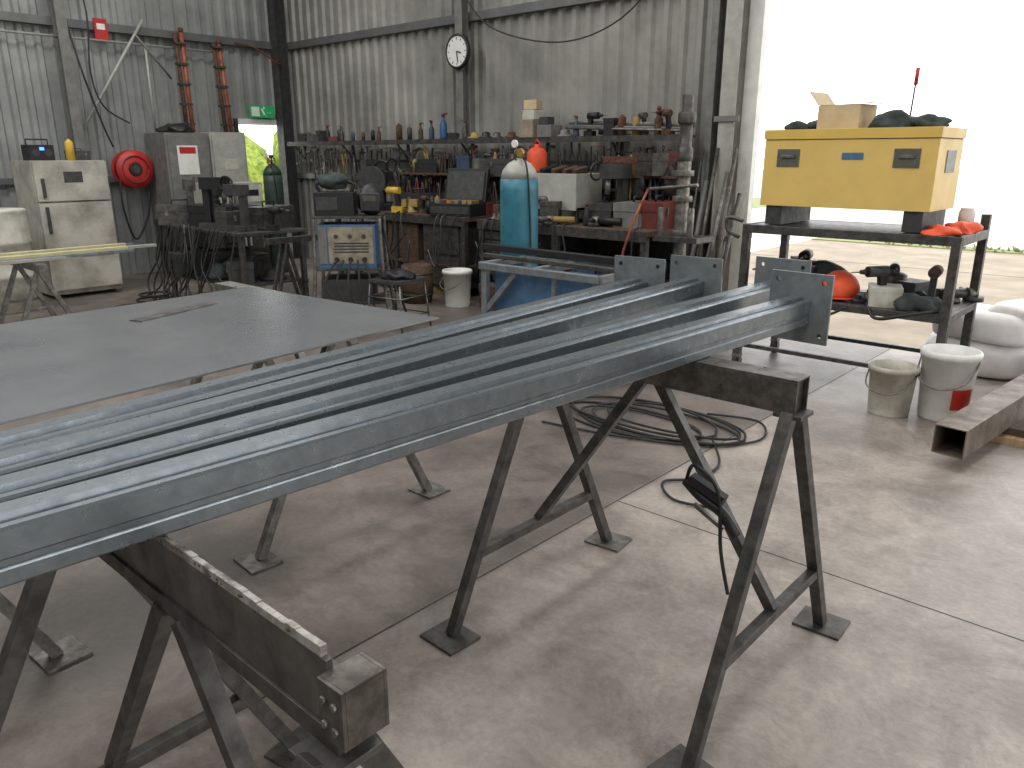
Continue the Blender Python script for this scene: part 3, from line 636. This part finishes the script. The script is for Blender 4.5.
b.box(x0,x1,y0,y1,z0,z1-.07,boxyel);b.box(x0-.008,x1+.008,y0-.008,y1+.008,z1-.065,z1,boxyel_s);b.box(x0+.003,x1-.003,y0+.003,y1-.003,z1-.07,z1-.065,dgrey)
for x in(x0+.04,x1-.16):
    b.box(x,x+.12,y0+.02,y1-.02,1.115,z0,dgrey)
for x in(x0+.1,x1-.26):
    b.box(x,x+.16,y0-.006,y0,z1-.25,z1-.13,glassd);b.box(x+.03,x+.13,y0-.02,y0-.006,z1-.19,z1-.17,steel_l)
b.box(-1.98,-1.84,y0-.004,y0,z1-.2,z1-.155,mblue)
b.box(x1,x1+.005,y0+.2,y0+.42,z1-.28,z1-.14,glassd)
b.done(.008)
b=B("cardboard_box"); b.T=TR(-2.08,5.8,1.77,-8)
b.box(-.15,.15,-.12,.12,0,.16,card);b.ob((-.19,0,.21),(.12,.24,.005),card,(0,50,0));b.ob((.18,0,.17),(.08,.24,.005),card,(0,10,0));b.box(-.14,.14,-.11,.11,.16,.163,brown);b.T=Matrix.Identity(4);b.done()
b=B("work_jacket"); b.blob((-1.76,5.75,1.80),(.13,.13,.075),cloth_d,.3,1,zmin=1.771);b.blob((-1.56,5.8,1.80),(.13,.15,.05),cloth_d,.3,2,zmin=1.771);b.done()
b=B("work_gloves"); b.blob((-2.38,5.7,1.79),(.08,.1,.04),cloth_d,.3,9,zmin=1.771);b.blob((-2.31,5.85,1.79),(.06,.07,.05),black,.3,8,zmin=1.771);b.done()
b=B("safety_flag"); b.cyl((-1.74,6.05,1.77),(-1.73,6.05,2.12),.006,dgrey,8);b.cyl((-1.73,6.05,2.06),(-1.728,6.05,2.17),.013,red,10);b.cyl((-1.74,6.05,1.77),(-1.74,6.05,1.79),.04,black);b.done()
b=B("high_vis_vest"); b.blob((-1.32,5.62,1.12),(.11,.12,.04),orange,.35,4,zmin=1.111);b.blob((-1.26,5.8,1.13),(.09,.14,.05),orange,.35,6,zmin=1.111);b.done()
b=B("jar"); b.lathe((-1.28,6.0,1.11),[(.05,0),(.05,.12),(.04,.14),(.045,.15)],white,16);b.done()
b=B("hard_hat"); b.blob((-1.95,5.68,.66),(.14,.17,.15),orange,0,1,zmin=.635);b.lathe((-1.95,5.68,.625),[(.15,0),(.18,.005),(.15,.012)],orange,24);b.done()
b=B("power_tools")
sit(b,-2.5,-2.15,5.6,6.1,.61,5,[grinder,drill,vice],1.1);sit(b,-1.7,-1.3,5.6,6.1,.61,8,[grinder,plane_box,drill,disc],1.0);b.T=TR(-2.35,5.75,.61,30,1.1);helmet(b,dgrey);b.T=Matrix.Identity(4)
b.blob((-2.15,5.9,.7),(.2,.15,.14),cloth_d,.3,12,zmin=.61);b.blob((-2.17,5.6,.65),(.08,.08,.07),red,.3,15,zmin=.61)
b.T=TR(-1.66,5.95,.61);can(b,steel,.08,.2);b.T=TR(-1.62,5.62,.61,20);plane_box(b,offw);b.T=TR(-1.75,5.7,.61,40,1.1);grinder(b,black);b.T=TR(-1.4,5.7,.61,110,1.1);grinder(b,black);b.T=TR(-1.4,5.58,.61);heap(b,black);b.T=Matrix.Identity(4)
b.tube([(-2.4,5.52,.63),(-2.3,5.4,.55),(-2.0,5.42,.5),(-1.8,5.46,.6)],.01,black);b.tube([(-1.7,5.52,.63),(-1.6,5.42,.55),(-1.4,5.4,.6),(-1.25,5.46,.64)],.012,black)
b.done()
bucket("paint_bucket",-1.37,5.16,.145,.32,offw); bucket("plastic_bucket",-1.09,5.3,.165,.44,white,red)
b=B("white_sack")
for c,r,s,rz in(((-1.2,6.72,.13),(.36,.3,.14),1,8),((-1.18,6.74,.36),(.34,.28,.12),2,-6),((-.92,6.85,.17),(.2,.3,.18),4,15),((-.94,6.82,.44),(.22,.27,.10),5,-14)):
    b.T=TR(c[0],c[1],0,rz); b.blob((0,0,c[2]),r,cloth_w,.05,s,zmin=0,sub=4,sq=.5)
b.T=Matrix.Identity(4);b.done()
b=B("square_tube"); t=.006;w=.078
for q in((-w,-w,w,-w+t),(-w,w-t,w,w),(-w,-w+t,-w+t,w-t),(w-t,-w+t,w,w-t)):
    b.prism([(q[0],q[1]),(q[2],q[1]),(q[2],q[3]),(q[0],q[3])],(-.835,4.33,.168),(-.45,8.0,.168),brownst)
o=b.done()
b=B("timber_plank"); b.box(-.95,-.2,5.0,5.3,0,.045,ply);b.box(-.8,-.3,5.05,5.25,.0451,.089,brown);b.done(.003)
b=B("timber_plank"); b.box(-.68,-.2,6.2,6.3,0,.089,brown);b.done(.003)
b=B("welding_cable")
for i in range(6):
    r=R.uniform(.26,.46);cx,cy=-2.4+R.uniform(-.12,.12),3.95+R.uniform(-.1,.1)
    b.tube([(cx+r*1.35*math.cos(a),cy+r*.65*math.sin(a),.010+.006*i*(.6+.4*math.sin(a*2+i))) for a in [k*math.pi/6 for k in range(13)]],.0075,rubber,6)
b.tube([(-1.95,3.9,.02),(-1.75,3.6,.012),(-1.75,3.35,.012),(-1.85,3.2,.012),(-1.7,3.05,.012),(-1.5,3.1,.012)],.007,rubber,6)
b.tube([(-2.2,4.3,.02),(-1.9,4.4,.012),(-1.75,4.1,.012),(-1.95,3.8,.012),(-2.4,3.6,.012),(-2.9,3.5,.012)],.007,rubber,6);b.done()
bucket("paint_bucket",-3.15,3.75,.09,.2,white)
b=B("welding_gun"); X,Y,Z=-1.0,2.0,.62
b.tube([(X-.06,Y-.03,Z+.03),(X,Y-.045,Z),(X+.07,Y-.045,Z-.03),(X+.12,Y-.04,Z-.09)],.016,black);b.ob((X+.02,Y-.045,Z+.03),(.12,.03,.03),black,(0,20,0));b.bar((X-.02,Y-.045,Z-.03),(X+.08,Y-.045,Z-.08),.012,.012,steel_l)
b.tube([(X-.06,Y-.03,Z+.03),(X-.02,Y-.06,Z+.1),(X+.06,Y-.06,Z+.04),(X+.08,Y-.05,Z-.15),(X+.1,Y-.02,Z-.3)],.006,black);b.done()
# ------------------------------------------------------------ light
w=bpy.data.worlds.new("World"); bpy.context.scene.world=w; w.use_nodes=True
bg=w.node_tree.nodes["Background"]; bg.inputs[0].default_value=(.985,.99,1,1); bg.inputs[1].default_value=2.7
def area(n,loc,sx,sy,e,rot=(0,0,0),col=(1,.99,.98)):
    l=bpy.data.lights.new(n,'AREA'); l.shape='RECTANGLE'; l.size=sx; l.size_y=sy; l.energy=e; l.color=col
    o=bpy.data.objects.new(n,l); o.location=loc; o.rotation_euler=rot; bpy.context.scene.collection.objects.link(o)
for i,(x,e) in enumerate(((-8.5,300),(-4.5,245),(-.5,205))): area("skylight_lamp",(x,1,5.5),1.2,10,e)
# camera
cd=bpy.data.cameras.new("camera"); cd.sensor_width=36; cd.lens=36*773/1024; cd.clip_end=300
co=bpy.data.objects.new("camera",cd); co.location=(0,0,1.6); co.rotation_euler=(math.pi/2-math.atan(229/773),0,math.radians(42))
bpy.context.scene.collection.objects.link(co); bpy.context.scene.camera=co
sc=bpy.context.scene; sc.view_settings.view_transform='Standard'; sc.view_settings.exposure=0
